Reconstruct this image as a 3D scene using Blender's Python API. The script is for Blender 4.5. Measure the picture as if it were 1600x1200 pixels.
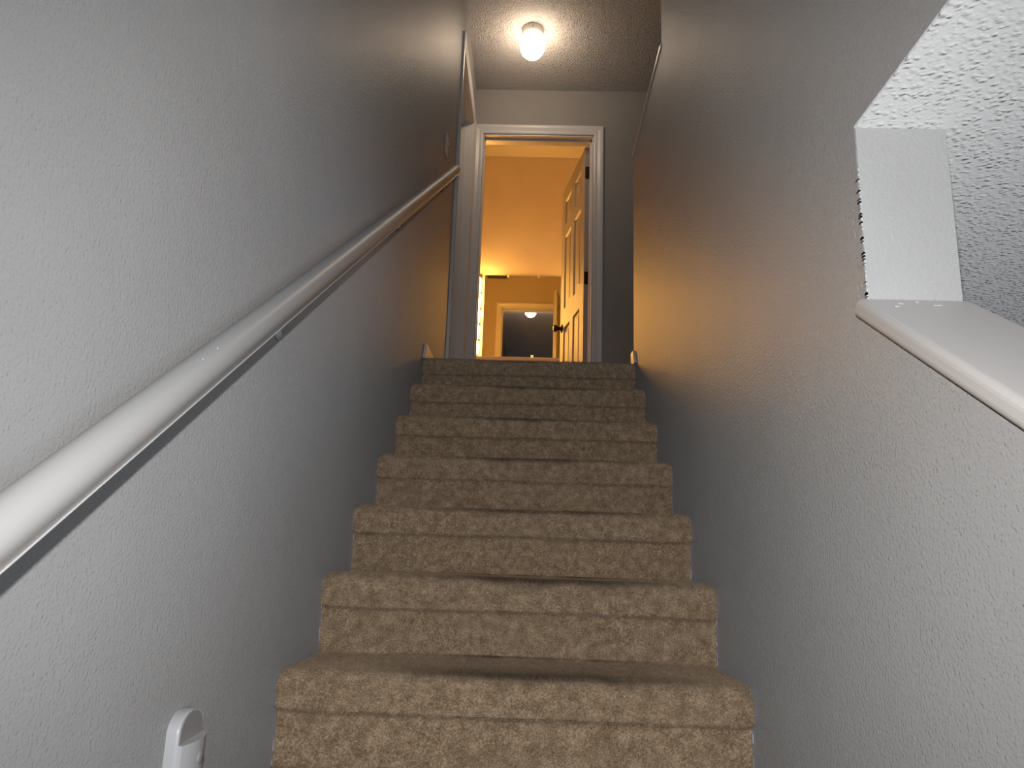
import bpy, bmesh, math, random
import numpy as np
from mathutils import Vector, Matrix

# ------------------------------------------------------------------ scene reset
for o in list(bpy.data.objects): bpy.data.objects.remove(o)
C = bpy.context.scene.collection
S = bpy.context.scene
random.seed(7); rng = np.random.default_rng(11)

# ------------------------------------------------------------------ key sizes (metres)
H, RUN, W = 0.1666, 0.256, 0.865       # riser, tread run, stair width
XL, XR = -W/2, W/2                     # stair side of the two walls
ZL = 7*H                               # landing level
ZC = ZL + 2.385                        # upper ceiling
ZLC = 0.942                            # lower ceiling
ZF = -9*H                              # lower floor
YB = 3.53                              # wall with the bathroom door
YM = 5.47                              # bathroom mirror wall
ZBC = 4.13                             # bathroom ceiling
YF = -3.7                              # front wall of the house
TH = math.atan(H/RUN)

# ------------------------------------------------------------------ camera
cam = bpy.data.cameras.new('camera'); camo = bpy.data.objects.new('camera', cam); C.objects.link(camo)
cam.sensor_width = 36; cam.lens = 27.0; cam.clip_start = 0.02
R_ = Vector((0.99922281, 0.02174358, 0.03287835)); U_ = Vector((-0.02721278, -0.22291406, 0.9744582)); F_ = Vector((-0.02851726, 0.97459558, 0.22214912))
CAM = Vector((0.02216, -1.21206, 0.37692))
m = Matrix((R_, U_, -F_)).transposed().to_4x4(); m.translation = CAM
camo.matrix_world = m
S.camera = camo

# ------------------------------------------------------------------ world, daylight, flash, exposure
w = bpy.data.worlds.new('World'); S.world = w; w.use_nodes = True
nt = w.node_tree; nt.nodes.clear()
out = nt.nodes.new('ShaderNodeOutputWorld'); bg = nt.nodes.new('ShaderNodeBackground')
bg.inputs[0].default_value = (0.62, 0.74, 1, 1); bg.inputs[1].default_value = 0.5
nt.links.new(bg.outputs[0], out.inputs[0])
S.view_settings.view_transform = 'Standard'; S.view_settings.look = 'None'
S.view_settings.gamma = 1; S.view_settings.use_curve_mapping = False
S.view_settings.exposure = 0.0

def area(name, loc, target, sx, sy, power, col, spread=math.pi):
    L = bpy.data.lights.new(name, 'AREA'); L.shape = 'RECTANGLE'; L.size = sx; L.size_y = sy
    L.energy = power; L.color = col; L.spread = spread
    o = bpy.data.objects.new(name, L); C.objects.link(o); o.location = loc
    o.rotation_euler = (Vector(target)-Vector(loc)).to_track_quat('-Z', 'Y').to_euler()
    return o
# daylight through the two front windows
area('daylight_foyer_window', (0.3, YF+0.02, -0.05), (0.3, 0, -0.05), 1.0, 1.0, 3.0, (0.72, 0.85, 1.0))
area('daylight_living_window', (2.5, YF+0.02, -0.1), (2.5, 0, -0.1), 1.6, 1.2, 60, (0.80, 0.89, 1.0))
area('daylight_stair_window', (0.0, YF+0.02, 2.5), (0.0, 0, 2.5), 0.7, 0.9, 11.0, (0.72, 0.85, 1.0))
# the flash of the camera, a little above the lens
fl_ = bpy.data.lights.new('camera_flash', 'SPOT'); fl_.energy = 44.0; fl_.color = (0.97, 0.985, 1.0); fl_.shadow_soft_size = 0.008
fl_.spot_size = math.radians(120); fl_.spot_blend = 1.0
fl = bpy.data.objects.new('camera_flash', fl_); C.objects.link(fl); fl.location = CAM + U_*0.085 - R_*0.006 + F_*0.01
fl.rotation_euler = (F_ - U_*0.16 + R_*0.03).to_track_quat('-Z', 'Y').to_euler()

# ------------------------------------------------------------------ materials
def mat(name, col, rough=0.5, spec=0.5, metal=0.0, emit=None, estr=0.0):
    M = bpy.data.materials.new(name); M.use_nodes = True
    b = M.node_tree.nodes['Principled BSDF']
    b.inputs['Base Color'].default_value = (*col, 1); b.inputs['Roughness'].default_value = rough
    b.inputs['Specular IOR Level'].default_value = spec; b.inputs['Metallic'].default_value = metal
    if emit:
        b.inputs['Emission Color'].default_value = (*emit, 1); b.inputs['Emission Strength'].default_value = estr
    return M
def nodes(M): return M.node_tree.nodes, M.node_tree.links, M.node_tree.nodes['Principled BSDF']
def pos(M):
    N, L, b = nodes(M); g = N.new('ShaderNodeNewGeometry'); return g.outputs['Position']
def noise(M, vec, scale, detail=2, rough=0.5, stretch=None):
    N, L, b = nodes(M)
    if stretch:
        mp = N.new('ShaderNodeMapping'); mp.inputs['Scale'].default_value = stretch; L.new(vec, mp.inputs[0]); vec = mp.outputs[0]
    n = N.new('ShaderNodeTexNoise'); n.inputs['Scale'].default_value = scale; n.inputs['Detail'].default_value = detail
    n.inputs['Roughness'].default_value = rough; L.new(vec, n.inputs['Vector']); return n.outputs['Fac']
def ramp(M, fac, stops):
    N, L, b = nodes(M); r = N.new('ShaderNodeValToRGB'); L.new(fac, r.inputs[0])
    e = r.color_ramp.elements
    while len(e) < len(stops): e.new(0.5)
    for el, (p, c) in zip(e, stops): el.position = p; el.color = (*c, 1) if len(c) == 3 else c
    return r.outputs[0]
def bump(M, h, strength, dist):
    N, L, b = nodes(M); bp = N.new('ShaderNodeBump'); bp.inputs['Strength'].default_value = strength; bp.inputs['Distance'].default_value = dist
    L.new(h, bp.inputs['Height']); L.new(bp.outputs[0], b.inputs['Normal'])
def math_(M, op, a, b_=None):
    N, L, b = nodes(M); n = N.new('ShaderNodeMath'); n.operation = op
    for i, v in enumerate((a, b_)):
        if v is None: continue
        if isinstance(v, (int, float)): n.inputs[i].default_value = v
        else: L.new(v, n.inputs[i])
    return n.outputs[0]

def wall_paint(name, col):
    M = mat(name, col, 0.42, 0.4); N, L, b = nodes(M); p = pos(M)
    b.inputs['Diffuse Roughness'].default_value = 1.0
    h1 = noise(M, p, 210, 3, 0.55)
    h2 = noise(M, p, 115, 2, 0.5)
    hm = ramp(M, h1, [(0.38, (0, 0, 0)), (0.66, (1, 1, 1))])
    hh = math_(M, 'ADD', math_(M, 'MULTIPLY', hm, 0.6), math_(M, 'MULTIPLY', h2, 0.5))
    bump(M, hh, 0.85, 0.0017)
    big = noise(M, p, 2.2, 3, 0.6)
    c = ramp(M, big, [(0.3, tuple(v*0.95 for v in col)), (0.7, tuple(min(1, v*1.04) for v in col))])
    # small pale chips and scuffs in the paint
    v = N.new('ShaderNodeTexVoronoi'); v.inputs['Scale'].default_value = 8.5; v.inputs['Randomness'].default_value = 1
    mp = N.new('ShaderNodeMapping'); mp.inputs['Scale'].default_value = (1, 1, 0.55); L.new(p, mp.inputs[0]); L.new(mp.outputs[0], v.inputs['Vector'])
    chip = math_(M, 'LESS_THAN', v.outputs['Distance'], 0.016)
    gate = math_(M, 'GREATER_THAN', noise(M, p, 3.1, 1), 0.60)
    mx = N.new('ShaderNodeMix'); mx.data_type = 'RGBA'; L.new(math_(M, 'MULTIPLY', chip, gate), mx.inputs['Factor'])
    L.new(c, mx.inputs['A']); mx.inputs['B'].default_value = (0.72, 0.72, 0.70, 1)
    L.new(mx.outputs['Result'], b.inputs['Base Color'])
    return M
def popcorn(name, col, amount=0.5):
    M = mat(name, col, 0.75, 0.2); p = pos(M)
    N, L, b = nodes(M)
    v = N.new('ShaderNodeTexVoronoi'); v.feature = 'SMOOTH_F1'; v.inputs['Scale'].default_value = 105; v.inputs['Smoothness'].default_value = 0.35
    ds = N.new('ShaderNodeVectorMath'); ds.operation = 'ADD'; nz = N.new('ShaderNodeTexNoise'); nz.inputs['Scale'].default_value = 60; L.new(p, nz.inputs['Vector'])
    sc = N.new('ShaderNodeVectorMath'); sc.operation = 'SCALE'; sc.inputs['Scale'].default_value = 0.012; L.new(nz.outputs['Color'], sc.inputs[0])
    L.new(p, ds.inputs[0]); L.new(sc.outputs[0], ds.inputs[1]); L.new(ds.outputs[0], v.inputs['Vector'])
    blob = ramp(M, v.outputs['Distance'], [(0.12, (1, 1, 1)), (0.55, (0, 0, 0))])
    h = math_(M, 'ADD', math_(M, 'MULTIPLY', blob, ramp(M, noise(M, p, 45, 2), [(0.35, (0.25, 0.25, 0.25)), (0.6, (1, 1, 1))])), math_(M, 'MULTIPLY', noise(M, p, 240, 2, 0.6), 0.3))
    bump(M, h, amount, 0.006); b = nodes(M)[2]; b.inputs['Diffuse Roughness'].default_value = 0.6; return M
WALL = wall_paint('grey_wall_paint', (0.295, 0.286, 0.278))
WALL2 = wall_paint('greige_wall_paint', (0.40, 0.38, 0.355))
WHITE_WALL = wall_paint('white_wall_paint', (0.50, 0.49, 0.47))
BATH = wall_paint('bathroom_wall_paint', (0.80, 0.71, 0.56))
BATH_SHADE = wall_paint('shaded_bathroom_wall_paint', (0.50, 0.43, 0.32))  # bathroom paint darkened: the entry wall's weaker light is put into its colour
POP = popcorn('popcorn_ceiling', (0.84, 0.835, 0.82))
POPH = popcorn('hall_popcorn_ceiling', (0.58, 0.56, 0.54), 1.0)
SMOOTH = mat('smooth_ceiling_paint', (0.6, 0.58, 0.54), 0.7, 0.2)
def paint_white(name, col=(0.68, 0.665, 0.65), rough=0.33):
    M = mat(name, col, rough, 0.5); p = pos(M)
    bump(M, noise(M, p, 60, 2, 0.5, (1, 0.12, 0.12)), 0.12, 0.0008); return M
TRIM = paint_white('white_trim_paint')
RAILP = paint_white('white_rail_paint', (0.50, 0.48, 0.46), 0.38)
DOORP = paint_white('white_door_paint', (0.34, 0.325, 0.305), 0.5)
def carpet_mat():
    M = mat('brown_carpet', (0.2, 0.15, 0.11), 0.95, 0.08); N, L, b = nodes(M); p = pos(M)
    mot = math_(M, 'ADD', math_(M, 'MULTIPLY', noise(M, p, 48, 4, 0.7), 0.42), math_(M, 'MULTIPLY', noise(M, p, 330, 2, 0.6), 0.58))
    c = ramp(M, mot, [(0.36, (0.22, 0.138, 0.078)), (0.5, (0.40, 0.280, 0.175)), (0.64, (0.66, 0.50, 0.34))])
    # traffic soil where feet land: a band behind each nosing, in the middle of the flight
    sep = N.new('ShaderNodeSeparateXYZ'); L.new(p, sep.inputs[0])
    ph = math_(M, 'FRACT', math_(M, 'DIVIDE', math_(M, 'ADD', sep.outputs[1], 10*RUN), RUN))
    wob = math_(M, 'MULTIPLY', math_(M, 'SUBTRACT', noise(M, p, 9, 2), 0.5), 0.22)
    phw = math_(M, 'ADD', ph, wob)
    band = ramp(M, phw, [(0.02, (0, 0, 0)), (0.12, (1, 1, 1)), (0.45, (0.55, 0.55, 0.55)), (0.8, (0.25, 0.25, 0.25))])
    xw = math_(M, 'ADD', math_(M, 'ABSOLUTE', math_(M, 'SUBTRACT', sep.outputs[0], 0.05)), wob)
    mid = ramp(M, xw, [(0.12, (1, 1, 1)), (0.33, (0, 0, 0))])
    zrel = math_(M, 'FRACT', math_(M, 'DIVIDE', math_(M, 'ADD', sep.outputs[2], 20*H + 0.045), H))   # only the top of each step
    top = ramp(M, zrel, [(0.10, (0, 0, 0)), (0.20, (1, 1, 1)), (0.300, (1, 1, 1)), (0.305, (0, 0, 0))])
    soil = math_(M, 'MULTIPLY', math_(M, 'MULTIPLY', math_(M, 'MULTIPLY', band, mid), top), 0.88)
    mx = N.new('ShaderNodeMix'); mx.data_type = 'RGBA'; L.new(soil, mx.inputs['Factor']); L.new(c, mx.inputs['A'])
    mx.inputs['B'].default_value = (0.075, 0.045, 0.025, 1)
    L.new(mx.outputs['Result'], b.inputs['Base Color'])
    bump(M, noise(M, p, 420, 3, 0.7), 0.8, 0.004)
    b.inputs['Sheen Weight'].default_value = 0.1; b.inputs['Diffuse Roughness'].default_value = 1.0
    return M
CARPET = carpet_mat()
BRONZE = mat('dark_bronze', (0.045, 0.03, 0.022), 0.35, 0.5, 0.8)
PLASTIC = mat('white_plastic', (0.60, 0.59, 0.59), 0.35, 0.5)
PLGREY = mat('grey_plastic', (0.36, 0.34, 0.33), 0.4, 0.5)
GAP = mat('dark_gap', (0.03, 0.025, 0.02), 0.8)
CAULK = mat('old_white_caulk', (0.6, 0.58, 0.55), 0.6)
BASE = mat('fixture_white_metal', (0.62, 0.6, 0.56), 0.35)
GLOBE = mat('lit_opal_glass', (0.9, 0.88, 0.84), 0.3, 0.5, 0, (1.0, 0.77, 0.56), 27.0)
BULB = mat('lit_vanity_bulb', (0.9, 0.85, 0.75), 0.3, 0.5, 0, (1.0, 0.48, 0.10), 96.0)
BULB2 = mat('lit_low_watt_bulb', (0.9, 0.85, 0.75), 0.3, 0.5, 0, (1.0, 0.48, 0.10), 20.0)
MIRROR = mat('mirror_glass', (0.76, 0.735, 0.66), 0.01, 0.5, 1.0)
CHROME = mat('chrome', (0.8, 0.8, 0.8), 0.12, 0.5, 1.0)
COUNTER = mat('cultured_marble', (0.66, 0.58, 0.5), 0.25)
WOOD = mat('vanity_wood', (0.30, 0.17, 0.08), 0.4)
LAMWOOD = mat('lower_floor', (0.28, 0.2, 0.13), 0.4)
GLASS = mat('window_glass', (1, 1, 1), 0.0, 0.5)
nodes(GLASS)[2].inputs['Transmission Weight'].default_value = 1.0
VENT = mat('vent_metal', (0.10, 0.085, 0.07), 0.5)

# ------------------------------------------------------------------ mesh helpers
def box(bm, x0, x1, y0, y1, z0, z1):
    v = [bm.verts.new((x, y, z)) for z in (z0, z1) for y in (y0, y1) for x in (x0, x1)]
    for f in ((0, 2, 3, 1), (4, 5, 7, 6), (0, 1, 5, 4), (2, 6, 7, 3), (0, 4, 6, 2), (1, 3, 7, 5)):
        bm.faces.new([v[i] for i in f])
    return v
def boxes(*bs):
    bm = bmesh.new()
    for b in bs: box(bm, *b)
    return bm
def bevel(bm, w, seg=2):
    bmesh.ops.bevel(bm, geom=list(bm.edges), offset=w, segments=seg, profile=0.5, affect='EDGES', clamp_overlap=True); return bm
def obj(name, bm, M, parent=None, smooth=False, world=True):
    """link one mesh; vertices are given in world space and moved into the parent's space"""
    bmesh.ops.recalc_face_normals(bm, faces=list(bm.faces))
    me = bpy.data.meshes.new(name)
    if parent is not None and world: bm.transform(WM(parent).inverted())
    bm.to_mesh(me); bm.free(); me.materials.append(M)
    if smooth:
        for p in me.polygons: p.use_smooth = True
    o = bpy.data.objects.new(name, me); C.objects.link(o)
    if parent is not None: o.parent = parent
    return o
def WM(o):
    mtx = Matrix.LocRotScale(o.location, o.rotation_euler, o.scale)
    return (WM(o.parent) @ mtx) if o.parent else mtx
def tag(o, label, cat, group=None, kind=None):
    o['label'] = label; o['category'] = cat
    if group: o['group'] = group
    if kind: o['kind'] = kind
    return o
def thing(name, label, cat, loc, rotz=0, group=None, kind=None):
    o = bpy.data.objects.new(name, None); C.objects.link(o); o.location = loc; o.rotation_euler = (0, 0, rotz)
    o.empty_display_size = 0.1
    return tag(o, label, cat, group, kind)
def struct(name, bm, M, label, cat): return tag(obj(name, bm, M), label, cat, kind='structure')
def prism_x(bm, pts, x0, x1):
    """polygon in (y,z) extruded along x"""
    a = [bm.verts.new((x0, y, z)) for y, z in pts]; b = [bm.verts.new((x1, y, z)) for y, z in pts]
    n = len(pts); bm.faces.new(a); bm.faces.new(b[::-1])
    for i in range(n): bm.faces.new((a[i], b[i], b[(i+1) % n], a[(i+1) % n]))
def lathe(bm, prof, centre, axis='Z', seg=32):
    """profile of (radius, height) spun about an axis through centre"""
    rings = []
    for r, h in prof:
        ring = []
        for i in range(seg if r > 1e-6 else 1):
            a = 2*math.pi*i/seg; c, s = r*math.cos(a), r*math.sin(a)
            p = {'Z': (c, s, h), 'X': (h, c, s), 'Y': (c, h, s)}[axis]
            ring.append(bm.verts.new((centre[0]+p[0], centre[1]+p[1], centre[2]+p[2])))
        rings.append(ring)
    for a, b in zip(rings, rings[1:]):
        for i in range(seg):
            j = (i+1) % seg
            q = [a[i % len(a)], a[j % len(a)], b[j % len(b)], b[i % len(b)]]
            u = []
            for v in q:
                if v not in u: u.append(v)
            if len(u) > 2: bm.faces.new(u)
    for ring in (rings[0], rings[-1]):
        if len(ring) > 2: bm.faces.new(ring)
def tube(bm, pts, r, seg=10):
    pts = [Vector(p) for p in pts]; rings = []
    for i, p in enumerate(pts):
        d = (pts[min(i+1, len(pts)-1)] - pts[max(i-1, 0)]).normalized()
        a = d.orthogonal().normalized() if i == 0 else (a - d*a.dot(d)).normalized()
        b = d.cross(a); rr = r[i] if isinstance(r, (list, tuple)) else r
        rings.append([bm.verts.new(p + a*rr*math.cos(t) + b*rr*math.sin(t)) for t in [2*math.pi*k/seg for k in range(seg)]])
    for A, B in zip(rings, rings[1:]):
        for i in range(seg): bm.faces.new((A[i], A[(i+1) % seg], B[(i+1) % seg], B[i]))
    bm.faces.new(rings[0]); bm.faces.new(rings[-1])

# ------------------------------------------------------------------ the shell
YJ = -0.294            # far jamb of the opening to the living room
YN, YE = 1.135, 1.876  # start and end of the guard wall at the landing
T = 0.116              # wall thickness
SL = H/RUN             # slope of the flight
SILL = lambda y: 0.680 + SL*(y - YJ)     # underside of the sloped cap
D2a, D2b, DTOP = 2.631, 3.393, ZL+2.040  # doorway in the left wall
D1a, D1b = -0.367, 0.382                 # bathroom doorway

# left wall, with the doorway cut out of it
bm = boxes((XL-T, XL, YF, D2a, ZF, ZC), (XL-T, XL, D2a, D2b, DTOP, ZC), (XL-T, XL, D2b, YB, ZL-0.22, ZC), (XL-T, XL, D2a, D2b, ZL-0.22, ZL))
struct('wall_left', bm, WALL, 'grey orange-peel painted wall behind the handrail', 'wall')
# right wall: solid by the upper flight, open above a sloping knee wall by the lower flight
bm = bmesh.new()
prism_x(bm, [(YF, ZLC+0.004), (YN, ZLC+0.004), (YN, ZC), (YF, ZC)], XR, XR+T)
prism_x(bm, [(YJ, ZF), (YN, ZF), (YN, ZLC+0.004), (YJ, ZLC+0.004)], XR, XR+T)
prism_x(bm, [(YN, ZF), (YE, ZF), (YE, ZL+0.952), (YN, ZL+0.952)], XR, XR+T)
yb = -8*RUN
prism_x(bm, [(yb, ZF), (YJ, ZF), (YJ, SILL(YJ)), (yb, SILL(yb))], XR, XR+T)
struct('wall_right', bm, WALL, 'grey painted wall beside the stairs that steps down to a guard wall', 'wall')
# white painted end of the wall that faces the opening
o = obj('trim_1', boxes((XR+0.0008, XR+T+0.0006, YJ-0.004, YJ, 0.66, ZLC-0.0005)), WHITE_WALL)
tag(o, 'white painted end of the wall at the opening over the sloping ledge', 'wall end', kind='structure')
# flaked paint along its edge
bm = bmesh.new()
for i in range(46):
    z = ZLC - 0.062 - 0.0041*i + random.uniform(-.001, .001); wd = random.uniform(0.0015, 0.006)*(1.3 if i < 16 else 0.8)
    if random.random() < 0.24: continue
    box(bm, XR-0.0006, XR+0.0012, YJ-0.0042, YJ+wd, z, z+random.uniform(0.003, 0.008))
for i in range(20):
    z = 0.86 - 0.009*i; y0 = YJ+0.016+random.uniform(0, 0.004)
    if random.random() < .45: box(bm, XR-0.0005, XR+0.001, y0, y0+random.uniform(.0008, .002), z, z+random.uniform(.002, .007))
obj('flaked_paint', bm, CAULK, bpy.data.objects['trim_1'])['kind'] = 'stuff'
# back wall with the bathroom doorway
XH = 2.6
bm = boxes((-1.9, D1a, YB, YB+0.12, ZL-0.22, ZBC), (D1b, XH, YB, YB+0.12, ZL-0.22, ZBC), (D1a, D1b, YB, YB+0.12, ZL+2.041, ZBC))
struct('wall_back', bm, WALL2, 'grey wall around the bathroom doorway at the head of the stairs', 'wall')
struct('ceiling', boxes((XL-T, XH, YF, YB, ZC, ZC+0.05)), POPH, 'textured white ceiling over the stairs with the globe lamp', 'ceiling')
# upper hall on the right of the stairwell
struct('wall_hall_side', boxes((XH, XH+0.1, -1.0, YB+0.12, ZL, ZC)), WALL, 'grey wall at the far side of the upper hall', 'wall')
struct('wall_hall_end', boxes((XR+T, XH, -1.1, -1.0, ZL, ZC)), WALL, 'grey end wall of the upper hall behind the stairwell wall', 'wall')
bm = boxes((XL, XR+T, 7*RUN+0.03, YB+0.12, ZL-0.22, ZL-0.004), (XR+T, XH, -1.0, YB+0.12, ZL-0.22, ZL-0.004))
struct('floor_landing', bm, CARPET, 'brown carpet of the landing at the head of the stairs', 'floor')
# living room on the right, entrance at the foot of the stairs
XLR = 4.6; YLR = 4.2
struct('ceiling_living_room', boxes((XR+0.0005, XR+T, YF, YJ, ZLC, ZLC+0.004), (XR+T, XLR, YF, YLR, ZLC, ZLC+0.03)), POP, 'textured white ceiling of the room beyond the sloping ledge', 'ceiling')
struct('floor', boxes((XL-T, XLR, YF, YLR, ZF-0.05, ZF)), LAMWOOD, 'brown floor at the foot of the stairs', 'floor')
struct('wall_living_side', boxes((XLR, XLR+0.1, YF, YLR, ZF, ZLC)), WALL, 'grey side wall of the living room', 'wall')
struct('wall_living_end', boxes((XR+T, XLR, YLR, YLR+0.1, ZF, ZLC)), WALL, 'grey end wall of the living room', 'wall')
wins = [(-0.275, 0.875, -0.6, 0.5), (1.65, 3.35, -0.75, 0.55)]; w3 = (-0.36, 0.36, 2.0, 3.0)
bm = bmesh.new(); xs = [XL-T] + [v for a in wins for v in a[:2]] + [XLR]
ZS = 1.4   # below: two windows; above: the stair window
for a, b in ((xs[0], xs[1]), (xs[2], xs[3]), (xs[4], xs[5])): box(bm, a, b, YF-0.12, YF, ZF, ZS)
for x0, x1, z0, z1 in wins: box(bm, x0, x1, YF-0.12, YF, ZF, z0); box(bm, x0, x1, YF-0.12, YF, z1, ZS)
for a, b, c_, d_ in ((xs[0], w3[0], ZS, ZC), (w3[1], XLR, ZS, ZC), (w3[0], w3[1], ZS, w3[2]), (w3[0], w3[1], w3[3], ZC)): box(bm, a, b, YF-0.12, YF, c_, d_)
struct('wall_front', bm, WALL, 'grey front wall behind the viewer with three windows', 'wall')
for i, (x0, x1, z0, z1) in enumerate(wins+[w3]):
    wn = thing('window_%d' % (i+1), ('white framed window over the foot of the stairs', 'white framed window of the living room', 'white framed window high in the front wall of the stairwell')[i], 'window', (x0, YF, z0), kind='structure')
    f = 0.045
    obj('window_frame', boxes((x0, x1, YF-0.05, YF-0.005, z0, z0+f), (x0, x1, YF-0.05, YF-0.005, z1-f, z1), (x0, x0+f, YF-0.05, YF-0.005, z0+f, z1-f), (x1-f, x1, YF-0.05, YF-0.005, z0+f, z1-f), ((x0+x1)/2-.015, (x0+x1)/2+.015, YF-0.05, YF-0.005, z0+f, z1-f)), TRIM, wn)
    for a, b in ((x0+f, (x0+x1)/2-.015), ((x0+x1)/2+.015, x1-f)):
        obj('pane', boxes((a, b, YF-0.030, YF-0.026, z0+f, z1-f)), GLASS, wn)

# bathroom
XB0, XB1 = -1.55, 0.95
struct('wall_bathroom_end', boxes((XB0, XB1, YM, YM+0.1, ZL, ZBC)), BATH, 'bathroom wall carrying the mirror, glowing amber', 'wall')
struct('wall_bathroom_left', boxes((XB0-0.1, XB0, YB+0.12, YM+0.1, ZL, ZBC)), BATH, 'left wall of the bathroom', 'wall')
struct('wall_bathroom_right', boxes((XB1, XB1+0.1, YB+0.12, YM+0.1, ZL, ZBC)), BATH, 'bathroom wall behind the open panelled door', 'wall')
struct('ceiling_bathroom', boxes((XB0-0.1, XB1+0.1, YB, YM+0.1, ZBC, ZBC+0.05)), SMOOTH, 'bathroom ceiling above the doorway, amber in the lamplight', 'ceiling')
struct('floor_bathroom', boxes((XB0, XB1, YB+0.12, YM, ZL-0.05, ZL-0.002)), COUNTER, 'bathroom floor', 'floor')
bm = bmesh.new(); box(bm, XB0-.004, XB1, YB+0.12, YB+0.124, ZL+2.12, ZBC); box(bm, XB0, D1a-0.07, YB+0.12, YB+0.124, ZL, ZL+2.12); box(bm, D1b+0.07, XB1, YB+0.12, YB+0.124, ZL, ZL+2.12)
struct('wall_bathroom_entry', bm, BATH_SHADE, 'bathroom side of the doorway wall, seen in the mirror', 'wall')

# ------------------------------------------------------------------ casings, jambs, skirtings
PROF = [(0.0, 0.0), (0.0, 0.009), (0.008, 0.012), (0.02, 0.012), (0.024, 0.010), (0.044, 0.0165), (0.058, 0.0175), (0.065, 0.015), (0.066, 0.0)]
def casing(name, a0, a1, zb, zt, plane, sign, axis, label):
    """mitred moulding round three sides of an opening; axis 'X' = wall in the xz plane at y=plane, 'Y' = wall in the yz plane at x=plane"""
    bm = bmesh.new(); rings = []
    for k in range(4):
        ring = []
        for u, v in PROF:
            a = (a0-u) if k < 2 else (a1+u); z = zb if k in (0, 3) else zt+u
            q = plane+sign*v
            ring.append(bm.verts.new((a, q, z) if axis == 'X' else (q, a, z)))
        rings.append(ring)
    for A, B in zip(rings, rings[1:]):
        for i in range(len(PROF)-1): bm.faces.new((A[i], A[i+1], B[i+1], B[i]))
    bm.faces.new(rings[0]); bm.faces.new(rings[-1])
    return tag(obj(name, bm, TRIM), label, 'door trim', kind='structure')
casing('trim_2', D1a-0.003, D1b+0.003, ZL, ZL+2.044, YB, -1, 'X', 'white moulded casing around the amber-lit bathroom doorway')
casing('trim_3', D1a-0.003, D1b+0.003, ZL, ZL+2.044, YB+0.124, 1, 'X', 'white casing on the bathroom side, seen in the mirror')
casing('trim_4', D2a-0.003, D2b+0.003, ZL, DTOP+0.003, XL, 1, 'Y', 'white casing of the side doorway at the end of the handrail wall')
# jambs with stops
jt = 0.018
bm = boxes((D1a, D1a+jt*0.2, YB-.001, YB+0.125, ZL, ZL+2.041), (D1b-jt*0.4, D1b, YB-.001, YB+0.125, ZL, ZL+2.041), (D1a, D1b, YB-.001, YB+0.125, ZL+2.034, ZL+2.041),
           (D1a+jt*0.2, D1a+0.010, YB+0.045, YB+0.083, ZL, ZL+2.034), (D1b-0.019, D1b-jt*0.4, YB+0.045, YB+0.083, ZL, ZL+2.034), (D1a+.007, D1b-.007, YB+0.045, YB+0.083, ZL+2.022, ZL+2.034))
struct('trim_5', bm, TRIM, 'white jamb and stop lining the bathroom doorway', 'door jamb')
bm = boxes((XL-T-.001, XL+.001, D2a, D2a+.007, ZL, DTOP), (XL-T-.001, XL+.001, D2b-.007, D2b, ZL, DTOP), (XL-T-.001, XL+.001, D2a, D2b, DTOP-.007, DTOP),
           (XL-0.078, XL-0.042, D2b-.019, D2b-.007, ZL, DTOP-.007), (XL-0.078, XL-0.042, D2a+.007, D2a+.019, ZL, DTOP-.007), (XL-0.078, XL-0.042, D2a+.019, D2b-.019, DTOP-.019, DTOP-.007))
struct('trim_6', bm, TRIM, 'white jamb lining the side doorway beside the stairs', 'door jamb')
def skirt_y(bm, x0, x1, y0, y1, z, hgt, cut):
    prism_x(bm, [(y0, z), (y1, z), (y1, z+hgt), (y0+cut, z+hgt), (y0+cut*.45, z+hgt*.45)], x0, x1)
bm = bmesh.new(); skirt_y(bm, XL, XL+0.011, 7*RUN+0.004, D2a-0.069, ZL-0.004, 0.068, 0.03); o = struct('baseboard_left', bm, TRIM, 'white baseboard stub on the landing below the handrail end', 'baseboard')
bm = bmesh.new(); skirt_y(bm, XR-0.011, XR, 7*RUN-0.012, YE+0.011, ZL-0.004, 0.062, 0.05); box(bm, XR, XR+T, YE, YE+0.011, ZL-0.004, ZL+0.058)
struct('baseboard_right', bm, TRIM, 'white baseboard stub at the end of the guard wall', 'baseboard')
struct('baseboard_back', boxes((D1b+0.069, XH, YB-0.011, YB, ZL-.004, ZL+0.081)), TRIM, 'white baseboard on the wall right of the bathroom doorway', 'baseboard')

# cap of the guard wall on the landing
def strip_cap(bm, prof, p0, p1):
    A = [bm.verts.new((p0[0]+x, p0[1]+n[0], p0[2]+n[1])) for x, n in prof]; B = [bm.verts.new((p1[0]+x, p1[1]+n[0], p1[2]+n[1])) for x, n in prof]
    k = len(prof)
    for i in range(k): bm.faces.new((A[i], A[(i+1) % k], B[(i+1) % k], B[i]))
    bm.faces.new(A); bm.faces.new(B)
def cap_profile(x0, x1, t, th, r=0.006, seg=4):
    pts = []
    for cx, cn, a0 in ((x0+r, r, 180), (x1-r, r, 270), (x1-r, t-r, 0), (x0+r, t-r, 90)):
        for i in range(seg+1):
            a = math.radians(a0 + 90*i/seg); pts.append((cx+r*math.cos(a), cn+r*math.sin(a)))
    # thickness is laid off along the plane's normal
    return [(x, (-n*math.sin(th), n*math.cos(th))) for x, n in pts]
bm = bmesh.new(); strip_cap(bm, cap_profile(XR-0.005, XR+T+0.005, 0.024, 0, 0.006), (0, YN+0.001, ZL+0.952), (0, YE+0.004, ZL+0.952))
o = obj('guard_wall_cap', bm, TRIM); tag(o, 'narrow white cap along the top of the guard wall by the upper hall', 'wall cap', kind='structure'); o.name = 'trim_7'
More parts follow.
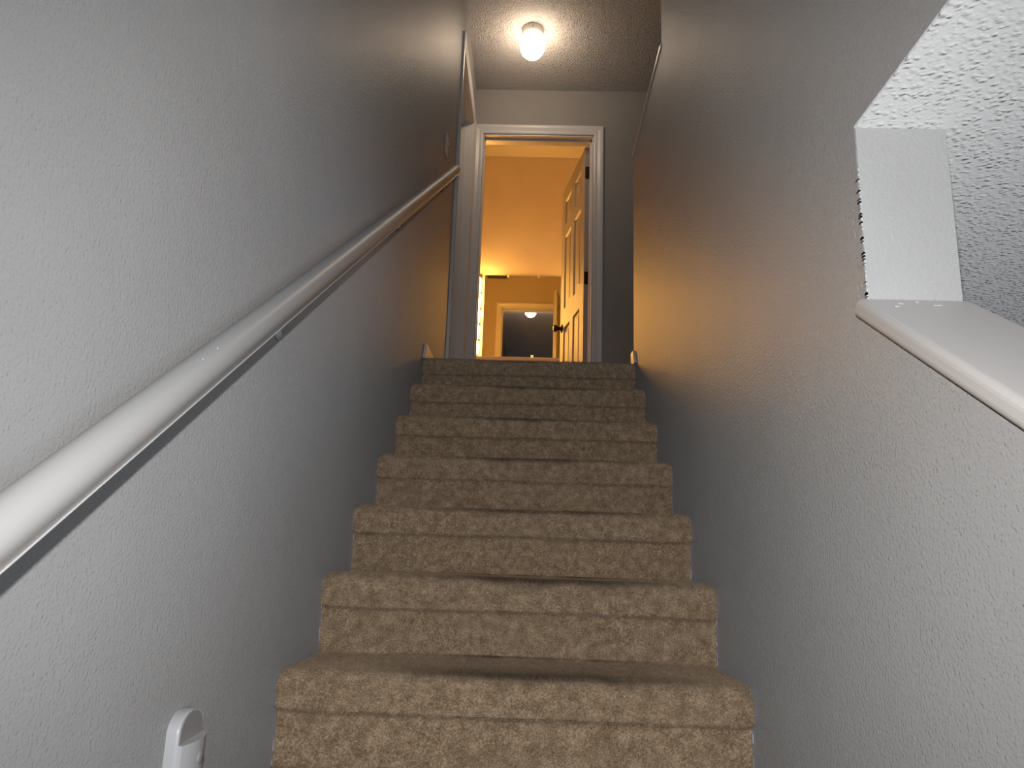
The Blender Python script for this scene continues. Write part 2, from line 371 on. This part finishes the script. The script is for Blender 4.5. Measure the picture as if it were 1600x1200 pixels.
# sloped ledge over the knee wall
bm = bmesh.new(); ct, st = math.cos(TH), math.sin(TH)
strip_cap(bm, cap_profile(XR-0.013, XR+T+0.013, 0.024, TH, 0.008), (0, YJ-0.004+0.012, SILL(YJ)+0.008*SL), (0, yb-0.04, SILL(yb-0.04)))
o = obj('trim_8', bm, paint_white('ledge_paint', (0.67, 0.62, 0.58), 0.45)); tag(o, 'wide white sloping ledge capping the knee wall by the opening', 'ledge', kind='structure')
bm = bmesh.new()
for y0, x0, l in ((-0.318, 0.46, .012), (-0.322, 0.50, .02), (-0.31, 0.485, .008), (-0.33, 0.45, .01)):
    z = SILL(y0)+0.0243/ct; box(bm, x0, x0+l*.5, y0, y0+.0015, z-.0004, z+.0006)
obj('paint_crumb', bm, CAULK, bpy.data.objects['trim_8'])['kind'] = 'stuff'

# ------------------------------------------------------------------ carpeted stairs
stair = thing('staircase', 'straight flight of brown carpeted stairs between two grey walls', 'stairs', (0, 0, ZF))
LIP, OV, RN = 0.070, 0.024, 0.034
def nose_profile(k, last=False):
    """(y,z) from the foot of the lip, round the nosing and back along the tread"""
    y, z = k*RUN, k*H; pts = [(y+OV+0.002, z-LIP+0.004), (y+0.004, z-LIP), (y+0.0005, z-LIP+0.004)]
    n = 12
    for i in range(n+1):
        a = math.pi*(1-0.5*i/n); pts.append((y+RN+RN*math.cos(a)*(1.0), z-RN+RN*math.sin(a)))
    ye = y+RUN+OV if not last else y+0.10
    for i in range(1, 7): pts.append((y+RN+(ye-y-RN)*i/6, z-0.003*math.sin(math.pi*i/6)))
    return pts
def resample(pts, step):
    P = np.array(pts); d = np.r_[0, np.cumsum(np.hypot(*np.diff(P, axis=0).T))]
    n = max(2, int(d[-1]/step)); s = np.linspace(0, d[-1], n+1)
    return np.c_[np.interp(s, d, P[:, 0]), np.interp(s, d, P[:, 1])], s
def wave(x, y, seed):
    return (np.sin(x*9.1+seed*1.7)*0.5+np.sin(x*23.3+y*7+seed*2.9)*0.3+np.sin(x*51+seed*.7)*0.2)
def sheet(name, k, prof, step, parent, droop):
    P, s = resample(prof, step); nx = int(W/step); xs = np.linspace(XL+0.0015, XR-0.0015, nx+1)
    d = np.gradient(P, axis=0); d /= np.linalg.norm(d, axis=1)[:, None]; nrm = np.c_[-d[:, 1], d[:, 0]]
    X, I = np.meshgrid(xs, np.arange(len(P)), indexing='ij')
    Y = P[I, 0].copy(); Z = P[I, 1].copy()
    off = wave(X, Z*10+Y*3, k)*0.0016
    if droop:   # the carpet curls down and in where it meets the walls
        e = np.clip(1-np.minimum(X-XL, XR-X)/0.022, 0, 1); off = off-0.006*e**2
        off = off - 0.004*np.exp(-((X-0.05)/0.2)**2)*np.exp(-((Y-k*RUN-0.04)/0.03)**2)
    Y = Y+nrm[I, 0]*off; Z = Z+nrm[I, 1]*off
    loc = WM(parent).translation
    co = np.c_[X.ravel()-loc.x, Y.ravel()-loc.y, Z.ravel()-loc.z]; m_ = len(P)
    ii, jj = np.meshgrid(np.arange(nx), np.arange(m_-1), indexing='ij'); a = (ii*m_+jj).ravel()
    faces = np.c_[a, a+m_, a+m_+1, a+1]
    me = bpy.data.meshes.new(name); me.from_pydata(co.tolist(), [], faces.tolist()); me.materials.append(CARPET)
    me.polygons.foreach_set('use_smooth', [True]*len(me.polygons)); me.update()
    o = bpy.data.objects.new(name, me); C.objects.link(o); o.parent = parent; return o
FIB = []
def fibres(prof, dens, length, width, seed, k):
    """short pile yarns standing on a carpet surface, as thin triangles"""
    P, s = resample(prof, 0.004); n = int(s[-1]*W*dens*1e4)
    r = np.random.default_rng(seed); ss = r.uniform(0, s[-1], n); x = r.uniform(XL+0.003, XR-0.003, n)
    y = np.interp(ss, s, P[:, 0]); z = np.interp(ss, s, P[:, 1])
    d = np.gradient(P, axis=0); d /= np.linalg.norm(d, axis=1)[:, None]
    dy = np.interp(ss, s, d[:, 0]); dz = np.interp(ss, s, d[:, 1]); nl = np.hypot(dy, dz); dy /= nl; dz /= nl
    N_ = np.c_[np.zeros(n), -dz, dy]; Tn = np.c_[np.zeros(n), dy, dz]; Xn = np.tile([1., 0, 0], (n, 1))
    e = np.clip(1-np.minimum(x-XL, XR-x)/0.022, 0, 1)
    B = np.c_[x, y, z]+N_*((wave(x, z*10+y*3, k)*0.0016-0.006*e**2)[:, None])
    cl = (np.sin(x*61+z*83+seed)*np.sin(z*97-x*71+y*90+seed*2)+np.sin((x-z+y)*190)*np.sin((x+z)*170))[:, None]*0.16
    lean = Xn*(r.normal(0, .55, (n, 1))+cl)+Tn*(r.normal(0, .55, (n, 1))-0.25-cl)
    L_ = length*r.uniform(.6, 1.25, (n, 1)); tip = B+(N_+lean)*L_*0.8
    ang = r.uniform(0, math.pi, (n, 1)); sd = (Xn*np.cos(ang)+Tn*np.sin(ang))*width*.5*r.uniform(.7, 1.4, (n, 1))
    tip[:, 0] = np.clip(tip[:, 0], XL+.002, XR-.002)
    FIB.append(np.stack([B-N_*.001-sd, B-N_*.001+sd, tip], 1))
for k in range(-8, 8):
    last = k == 7; near = k >= 0
    stp = 0.009 if near else 0.03
    step = bpy.data.objects.new('step', None); C.objects.link(step); step.parent = stair; step.location = (0, k*RUN, k*H-H-ZF)
    prof = nose_profile(k, last)
    sheet('tread', k, prof, stp, step, True)
    rp = [(k*RUN+OV+0.001, k*H-H-0.002), (k*RUN+OV, k*H-LIP+0.010)]
    sheet('riser', k+20, rp, stp*1.4, step, False)
    # painted-over bead where the riser meets the wall
    if near:
        bm = bmesh.new()
        for sx in (-1, 1):
            z = k*H-H+0.002
            while z < k*H-LIP:
                hh = random.uniform(.006, .02)
                if random.random() < (.45 if k <= 2 else .12): x = sx*(W/2-0.0015); box(bm, min(x, x-sx*.0025*random.uniform(.4, 1)), max(x, x-sx*.0015), k*RUN+OV-0.006*random.uniform(.6, 1.2), k*RUN+OV+.003, z, min(z+hh, k*H-LIP))
                z += hh
        obj('caulk_bead', bm, CAULK, step)['kind'] = 'stuff'
        dn = {0: 16, 1: 26, 2: 24, 3: 20, 4: 15, 5: 12, 6: 10, 7: 9}[k]; wd = {0: .0010, 1: .0009, 2: .001, 3: .0011}.get(k, .0014)
        vis = [p for p in prof if p[0] < k*RUN+(0.29 if k <= 2 else 0.11)]
        fibres(vis, dn, 0.0062, wd, 100+k, k); fibres(rp, dn, 0.0045, wd, 200+k, k+20)
V = np.concatenate(FIB); n = len(V)
me = bpy.data.meshes.new('carpet_pile'); me.vertices.add(n*3); me.loops.add(n*3); me.polygons.add(n)
me.vertices.foreach_set('co', (V.reshape(-1, 3)-np.array([0, 0, ZF])).ravel().astype(np.float32))
me.loops.foreach_set('vertex_index', np.arange(n*3, dtype=np.int32)); me.polygons.foreach_set('loop_start', np.arange(0, n*3, 3, dtype=np.int32))
me.update(calc_edges=True); me.materials.append(CARPET)
o = bpy.data.objects.new('carpet_pile', me); C.objects.link(o); o.parent = stair; o['kind'] = 'stuff'

# ------------------------------------------------------------------ handrail
NOFF = 0.656; XI = -0.346
dirv = Vector((0, math.cos(TH), math.sin(TH))); nv = Vector((0, -math.sin(TH), math.cos(TH)))
rail = thing('handrail', 'long white rounded wooden handrail bracketed to the left wall of the stairs', 'handrail', (-0.374, yb, NOFF*1.2+SL*yb))
low = [(0.012, 0.0), (0.0062, 0.0), (0.0057, 0.0010), (0.0070, 0.0017), (0.0054, 0.0055), (0.0030, 0.0100), (0.0011, 0.0145)]
rp = list(low)     # (distance towards the wall, height) of the section
for i in range(0, 17):
    a = math.pi*i/16; rp.append((0.0225-0.0222*math.cos(a), 0.019+0.0215*math.sin(a)))
rp += [(0.045-d, h) for d, h in reversed(low)]
bm = bmesh.new()
s_of = lambda y: (y - nv.y*NOFF)/dirv.y
rings = []
s0, s1 = s_of(-2.0), s_of(2.055)
for s, sc in ((s0, 1), (s0+.6, 1), (s1-.006, 1), (s1, 0.86)):
    rings.append([bm.verts.new(dirv*s + nv*(NOFF+0.02+(h-0.02)*sc) + Vector((XI-0.0225-(d-0.0225)*sc, 0, 0))) for d, h in rp])
kk = len(rp)
for A, B in zip(rings, rings[1:]):
    for i in range(kk): bm.faces.new((A[i], A[(i+1) % kk], B[(i+1) % kk], B[i]))
bm.faces.new(rings[0]); bm.faces.new(rings[-1])
r_ = obj('rail', bm, RAILP, rail, smooth=True)
md = r_.modifiers.new('edge', 'EDGE_SPLIT'); md.split_angle = math.radians(35)
for yb_ in (-0.95, 0.075, 1.095, 2.06):
    br = bpy.data.objects.new('bracket', None); C.objects.link(br); br.parent = rail
    yr = yb_ - 0.050; zu = (NOFF - nv.y*yr)/nv.z; zw = (NOFF - nv.y*yb_)/nv.z - 0.080   # rail underside where the arm meets it, plate height
    br.location = Vector((XL, yb_, zw)) - rail.location
    bm = bmesh.new(); lathe(bm, [(0.0, 0.0), (0.013, 0.0), (0.013, 0.004), (0.010, 0.009), (0.006, 0.011), (0.0, 0.011)], (XL, yb_, zw), 'X', 20); obj('wall_plate', bm, RAILP, br, True)
    bm = bmesh.new(); tube(bm, [(XL+.006, yb_, zw), (XL+.014, yb_-.010, zw+.012), (XL+.024, yb_-.028, zw+.030), (XL+.040, yb_-.044, zu-.008), (XL+.055, yr, zu+.003)], [.0055, .005, .005, .005, .006]); obj('arm', bm, RAILP, br, True)
bm = bmesh.new()
for (y0, dd, h) in ((-0.345, .012, .036), (-0.352, .015, .037), (-0.31, .012, .036), (-0.12, .003, .026), (-0.07, .003, .024)):
    q = dirv*s_of(y0)+nv*(NOFF+h)+Vector((XI-dd, 0, 0)); box(bm, q.x-.001, q.x+.001, q.y-.003, q.y+.002, q.z-.001, q.z+.0008)
obj('paint_chip', bm, mat('bare_chip', (.66, .655, .64), .8), rail)['kind'] = 'stuff'

# ------------------------------------------------------------------ wall devices
sp = thing('light_switch', 'narrow ivory light switch plate on the left wall above the handrail end', 'light switch', (XL, 2.13, ZL+1.085))
obj('plate', bevel(boxes((XL, XL+0.006, 2.095, 2.165, ZL+1.085, ZL+1.200)), 0.002), PLASTIC, sp)
tg = obj('toggle', bevel(boxes((XL+0.005, XL+0.016, 2.125, 2.135, ZL+1.138, ZL+1.158)), 0.002), PLASTIC, sp)
for zz in (ZL+1.112, ZL+1.173):
    bm = bmesh.new(); lathe(bm, [(0, 0), (.003, 0), (.003, .0015), (0, .002)], (XL+.006, 2.13, zz), 'X', 10); obj('screw', bm, PLASTIC, sp)

DY0, DY1, DZ0, DZ1 = -0.172, -0.096, 0.035, 0.171
dv = thing('wall_sensor', 'small white rounded plastic sensor unit stuck low on the left stair wall', 'sensor', (XL, (DY0+DY1)/2, DZ0))
bm = bmesh.new(); yc = (DY0+DY1)/2; hw = (DY1-DY0)/2
def outline(s):
    pts = []
    for i in range(15):
        a = math.pi*i/14; pts.append((yc+hw*s*math.cos(a), DZ1-0.026+0.026*s*math.sin(a)))
    for i in range(15):
        a = math.pi+math.pi*i/14; pts.append((yc+hw*s*math.cos(a), DZ0+0.026+0.026*s*math.sin(a)))
    return pts
def loft(bm, secs):
    rr = [[bm.verts.new((x, y, z)) for y, z in pts] for x, pts in secs]; k = len(rr[0])
    for A, B in zip(rr, rr[1:]):
        for i in range(k): bm.faces.new((A[i], A[(i+1) % k], B[(i+1) % k], B[i]))
    bm.faces.new(rr[0]); bm.faces.new(rr[-1])
loft(bm, [(XL+.0002, outline(1)), (XL+0.012, outline(1)), (XL+0.015, outline(.985)), (XL+0.0165, outline(.95))])
obj('housing', bm, PLASTIC, dv, True).modifiers.new('edge', 'EDGE_SPLIT').split_angle = math.radians(40)
# rounded lower front, ending in a step under the recessed window
bm = bmesh.new(); rows = []
for j in range(9):
    z = DZ0+0.004 + (DZ1-0.043-DZ0)*j/8; row = []
    for i in range(13):
        t = i/12; y = DY0+0.002+(DY1-DY0-0.004)*t; zz = z+(0.004*t if j == 8 else 0.0)
        bul = 0.017*math.sin(math.pi*(0.10+0.80*t))**0.7*min(1, (j+1)/4)
        row.append(bm.verts.new((XL+0.014+bul, y, zz)))
    rows.append(row)
back = [[bm.verts.new((XL+0.010, v.co.y, v.co.z)) for v in row] for row in rows]
for R0, R1 in zip(rows, rows[1:]):
    for i in range(12): bm.faces.new((R0[i], R0[i+1], R1[i+1], R1[i]))
for a, b in ((rows[-1], back[-1]), (rows[0], back[0])):
    for i in range(12): bm.faces.new((a[i], a[i+1], b[i+1], b[i]))
for q in (0, 12):
    for j in range(8): bm.faces.new((rows[j][q], rows[j+1][q], back[j+1][q], back[j][q]))
obj('front_shell', bm, PLASTIC, dv, True).modifiers.new('edge', 'EDGE_SPLIT').split_angle = math.radians(50)
bm = bmesh.new(); pts = [(yc+(y-yc)*.84, z) for y, z in outline(.9) if z > DZ1-0.048]
pts = [(yc+hw*.88*math.cos(math.pi*i/12), DZ1-0.027+0.024*math.sin(math.pi*i/12)) for i in range(13)] + [(yc-hw*.88, DZ1-0.041), (yc+hw*.88, DZ1-0.037)]
loft(bm, [(XL+0.0158, pts), (XL+0.0170, pts)])
wo = obj('sensor_window', bm, PLGREY, dv); wo['label'] = 'recessed grey sensor window'
bm = bmesh.new(); lathe(bm, [(0, 0), (.0085, 0), (.0085, .003), (.007, .0042), (0, .0045)], (XL+0.0290, yc+0.002, DZ1-0.060), 'X', 20)
bo = obj('button', bm, PLGREY, dv, True); bo['label'] = 'round grey button'

# ------------------------------------------------------------------ ceiling lamp
LX, LY = -0.043, 2.902
lamp = thing('ceiling_lamp', 'lit white glass globe lamp on the textured hall ceiling', 'ceiling lamp', (LX, LY, ZC))
bm = bmesh.new(); lathe(bm, [(0, 0), (0.062, 0), (0.064, -.004), (0.064, -.030), (0.061, -.044), (0.054, -.050), (0, -.050)], (LX, LY, ZC), 'Z', 36); obj('base', bm, BASE, lamp, True)
bm = bmesh.new(); lathe(bm, [(0.048, -.048), (0.054, -.054), (0.065, -.068), (0.074, -.090), (0.077, -.114), (0.074, -.138), (0.064, -.164), (0.047, -.184), (0.024, -.197), (0, -.200)], (LX, LY, ZC), 'Z', 36); obj('glass_globe', bm, GLOBE, lamp, True)
bm = bmesh.new(); lathe(bm, [(0, 0), (.003, 0), (.003, -.006), (0, -.006)], (LX, LY-0.0655, ZC-.026), 'Y', 8); obj('screw', bm, BRONZE, lamp)

# ------------------------------------------------------------------ six-panel doors
def panel_door(name, label, hinge, rotz, width, height, hinges, flip=1):
    """leaf runs along local -x from the hinge pin, its thickness towards local -y"""
    d = thing(name, label, 'door', hinge, rotz, kind='structure'); t = 0.035
    st, top, lock, mid, bot, mul = 0.112, 0.115, 0.15, 0.10, 0.20, 0.10
    z = [0.012]; zt = 0.012+height
    zs = [(0.012, 0.012+bot), (0.94-lock/2+.02, 0.94+lock/2+.02), (1.615, 1.615+mid), (zt-top, zt)]
    xs = [(-width, -width+st), (-width/2-mul/2, -width/2+mul/2), (-st, 0)]
    def L(bm, nm, M, par): return obj(nm, bm, M, par, world=False)
    bm = bmesh.new()
    for a, b in xs: box(bm, a-.002*(b == 0), b-.002*(b == 0), -t, 0, zs[0][0], zs[-1][1])
    for a, b in zs:
        for (p, q) in ((xs[0][1], xs[1][0]), (xs[1][1], xs[2][0]-.002)): box(bm, p, q, -t, 0, a, b)
    L(bm, 'leaf', DOORP, d)
    for (a, b) in ((xs[0][1], xs[1][0]), (xs[1][1], xs[2][0]-.002)):
        for (l, u) in ((zs[0][1], zs[1][0]), (zs[1][1], zs[2][0]), (zs[2][1], zs[3][0])):
            bm = bmesh.new()
            for sy, y0 in ((1, 0.0), (-1, -t)):
                rings = []
                for ins, dep in ((0, 0.0), (0.010, 0.011), (0.016, 0.011), (0.046, 0.003)):
                    rings.append([bm.verts.new((x, y0-sy*dep, zz)) for x, zz in ((a+ins, l+ins), (b-ins, l+ins), (b-ins, u-ins), (a+ins, u-ins))])
                for A, B in zip(rings, rings[1:]):
                    for i in range(4): bm.faces.new((A[i], A[(i+1) % 4], B[(i+1) % 4], B[i]))
                bm.faces.new(rings[-1])
            L(bm, 'panel', DOORP, d)
    kz = 0.90; kx = -width+0.062
    for sy, y0 in ((1, 0.0), (-1, -t)):
        bm = bmesh.new(); lathe(bm, [(0, 0), (.032, 0), (.032, sy*.004), (.014, sy*.010), (.0125, sy*.026), (.02, sy*.034), (.0275, sy*.048), (.026, sy*.060), (.015, sy*.067), (0, sy*.068)], (kx, y0, kz), 'Y', 24)
        k_ = L(bm, 'knob', BRONZE, d); k_['label'] = 'dark bronze door knob'
        for p in k_.data.polygons: p.use_smooth = True
    for hz in hinges:
        bm = bmesh.new()
        pts = []
        for cy, cz, a0 in ((-.026, hz+.038, 90), (-.026, hz-.038, 180)):
            for i in range(6): a = math.radians(a0+18*i); pts.append((cy+.007*math.cos(a), cz+.007*math.sin(a)))
        pts += [(-.0008, hz-.045), (-.0008, hz+.045)]
        A = [bm.verts.new((-.0015, y, q)) for y, q in pts]; B = [bm.verts.new((.0008, y, q)) for y, q in pts]; n_ = len(pts)
        for i in range(n_): bm.faces.new((A[i], A[(i+1) % n_], B[(i+1) % n_], B[i]))
        bm.faces.new(A); bm.faces.new(B)
        lathe(bm, [(0, -.046), (.0055, -.046), (.0055, .046), (0, .046)], (.003, .004, hz), 'Z', 12)
        h_ = L(bm, 'hinge', BRONZE, d); h_['label'] = 'dark bronze hinge'
    return d
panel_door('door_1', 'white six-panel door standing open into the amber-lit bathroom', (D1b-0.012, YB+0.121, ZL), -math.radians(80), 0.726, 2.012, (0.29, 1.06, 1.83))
panel_door('door_2', 'closed white panelled door of the side doorway', (XL-T, D2b-0.010, ZL), math.radians(90), 0.742, 2.012, ())

# ------------------------------------------------------------------ bathroom fittings
mr = thing('vanity_mirror', 'large frameless wall mirror over the vanity reflecting the doorway', 'mirror', (-0.05, YM, ZL+0.945))
obj('glass', boxes((-0.456, 0.365, YM-0.006, YM-0.0005, ZL+0.945, 2.921)), MIRROR, mr)
for x in (-0.25, 0.03): obj('clip', bevel(boxes((x, x+.018, YM-.009, YM-.0062, 2.908, 2.926)), .001, 1), PLASTIC, mr)
ls = thing('vanity_light_strip', 'vertical strip of round glowing bulbs at the open side of the bathroom mirror', 'light strip', (-0.545, YM, 2.115), group='bulb strips flanking the mirror')
obj('backplate', bevel(boxes((-0.590, -0.480, YM-0.030, YM, 2.115, 2.915)), .004), CHROME, ls)
for i in range(5):
    z = 2.820 - 0.149*i
    bm = bmesh.new(); lathe(bm, [(0, -.028), (.018, -.028), (.018, -.05), (0, -.05)], (-0.522, YM, z), 'Y', 16); obj('socket', bm, BASE, ls, True)
    bm = bmesh.new()
    prof = [(0, -.046), (.015, -.046)]+[(.051*math.sin(a), -.098+.051*math.cos(a)) for a in [math.radians(v) for v in range(22, 180, 12)]]+[(0, -.149)]
    lathe(bm, prof, (-0.522, YM, z), 'Y', 24); obj('bulb', bm, BULB, ls, True)
ls2 = ls.copy(); C.objects.link(ls2); ls2.location.x += 0.957; ls2['label'] = 'vertical bulb strip on the mirror side hidden by the open door'
for ch in list(ls.children):
    c_ = ch.copy(); C.objects.link(c_); c_.parent = ls2
    if c_.name.startswith('bulb'): c_.data = c_.data.copy(); c_.data.materials[0] = BULB2   # lower wattage on this side
va = thing('vanity_cabinet', 'wooden bathroom vanity cabinet below the mirror', 'cabinet', (0, YM-.26, ZL))
obj('body', boxes((-0.62, 0.94, YM-.52, YM-.002, ZL, ZL+.80)), WOOD, va)
for i in range(4):
    a = -0.60+i*.385; dr = obj('door', bevel(boxes((a, a+.365, YM-.538, YM-.52, ZL+.12, ZL+.76)), .004), WOOD, va)
    bm = bmesh.new(); lathe(bm, [(0, 0), (.006, 0), (.006, -.015), (.014, -.02), (.012, -.028), (0, -.03)], (a+(.32 if i % 2 == 0 else .045), YM-.538, ZL+.62), 'Y', 14); obj('knob', bm, BRONZE, dr)
ct_ = thing('bathroom_countertop', 'pale vanity top with backsplash under the mirror', 'countertop', (0, YM-.27, ZL+.80))
obj('slab', bevel(boxes((-0.63, 0.945, YM-.55, YM-.001, ZL+.80, ZL+.84)), .006), COUNTER, ct_)
obj('backsplash', bevel(boxes((-0.63, 0.945, YM-.022, YM-.001, ZL+.84, ZL+.942)), .003), COUNTER, ct_)
fa = thing('faucet', 'small chrome faucet standing on the vanity top', 'faucet', (0, YM-.12, ZL+.8415))
obj('base', bevel(boxes((-.08, .08, YM-.15, YM-.10, ZL+.8415, ZL+.86152)), .006), CHROME, fa)
bm = bmesh.new(); tube(bm, [(0, YM-.12, ZL+.8615), (0, YM-.12, ZL+.925), (0, YM-.14, ZL+.945), (0, YM-.20, ZL+.945), (0, YM-.235, ZL+.925)], .012); obj('spout', bm, CHROME, fa, True)
for sx in (-.06, .06):
    bm = bmesh.new(); lathe(bm, [(0, 0), (.012, 0), (.012, .03), (.02, .04), (.022, .06), (.016, .072), (0, .075)], (sx, YM-.125, ZL+.8615), 'Z', 16); obj('handle', bm, CHROME, fa, True)
ve = thing('air_vent', 'dark slotted air vent high on the bathroom doorway wall, seen in the mirror', 'vent', (-0.45, YB+.124, ZL+2.40))
obj('frame', bevel(boxes((-0.555, -0.33, YB+.124, YB+.130, ZL+2.405, ZL+2.525)), .002, 1), VENT, ve)
for i in range(5): obj('slat', boxes((-0.543, -0.342, YB+.130, YB+.134, ZL+2.42+i*.02, ZL+2.428+i*.02)), VENT, ve)
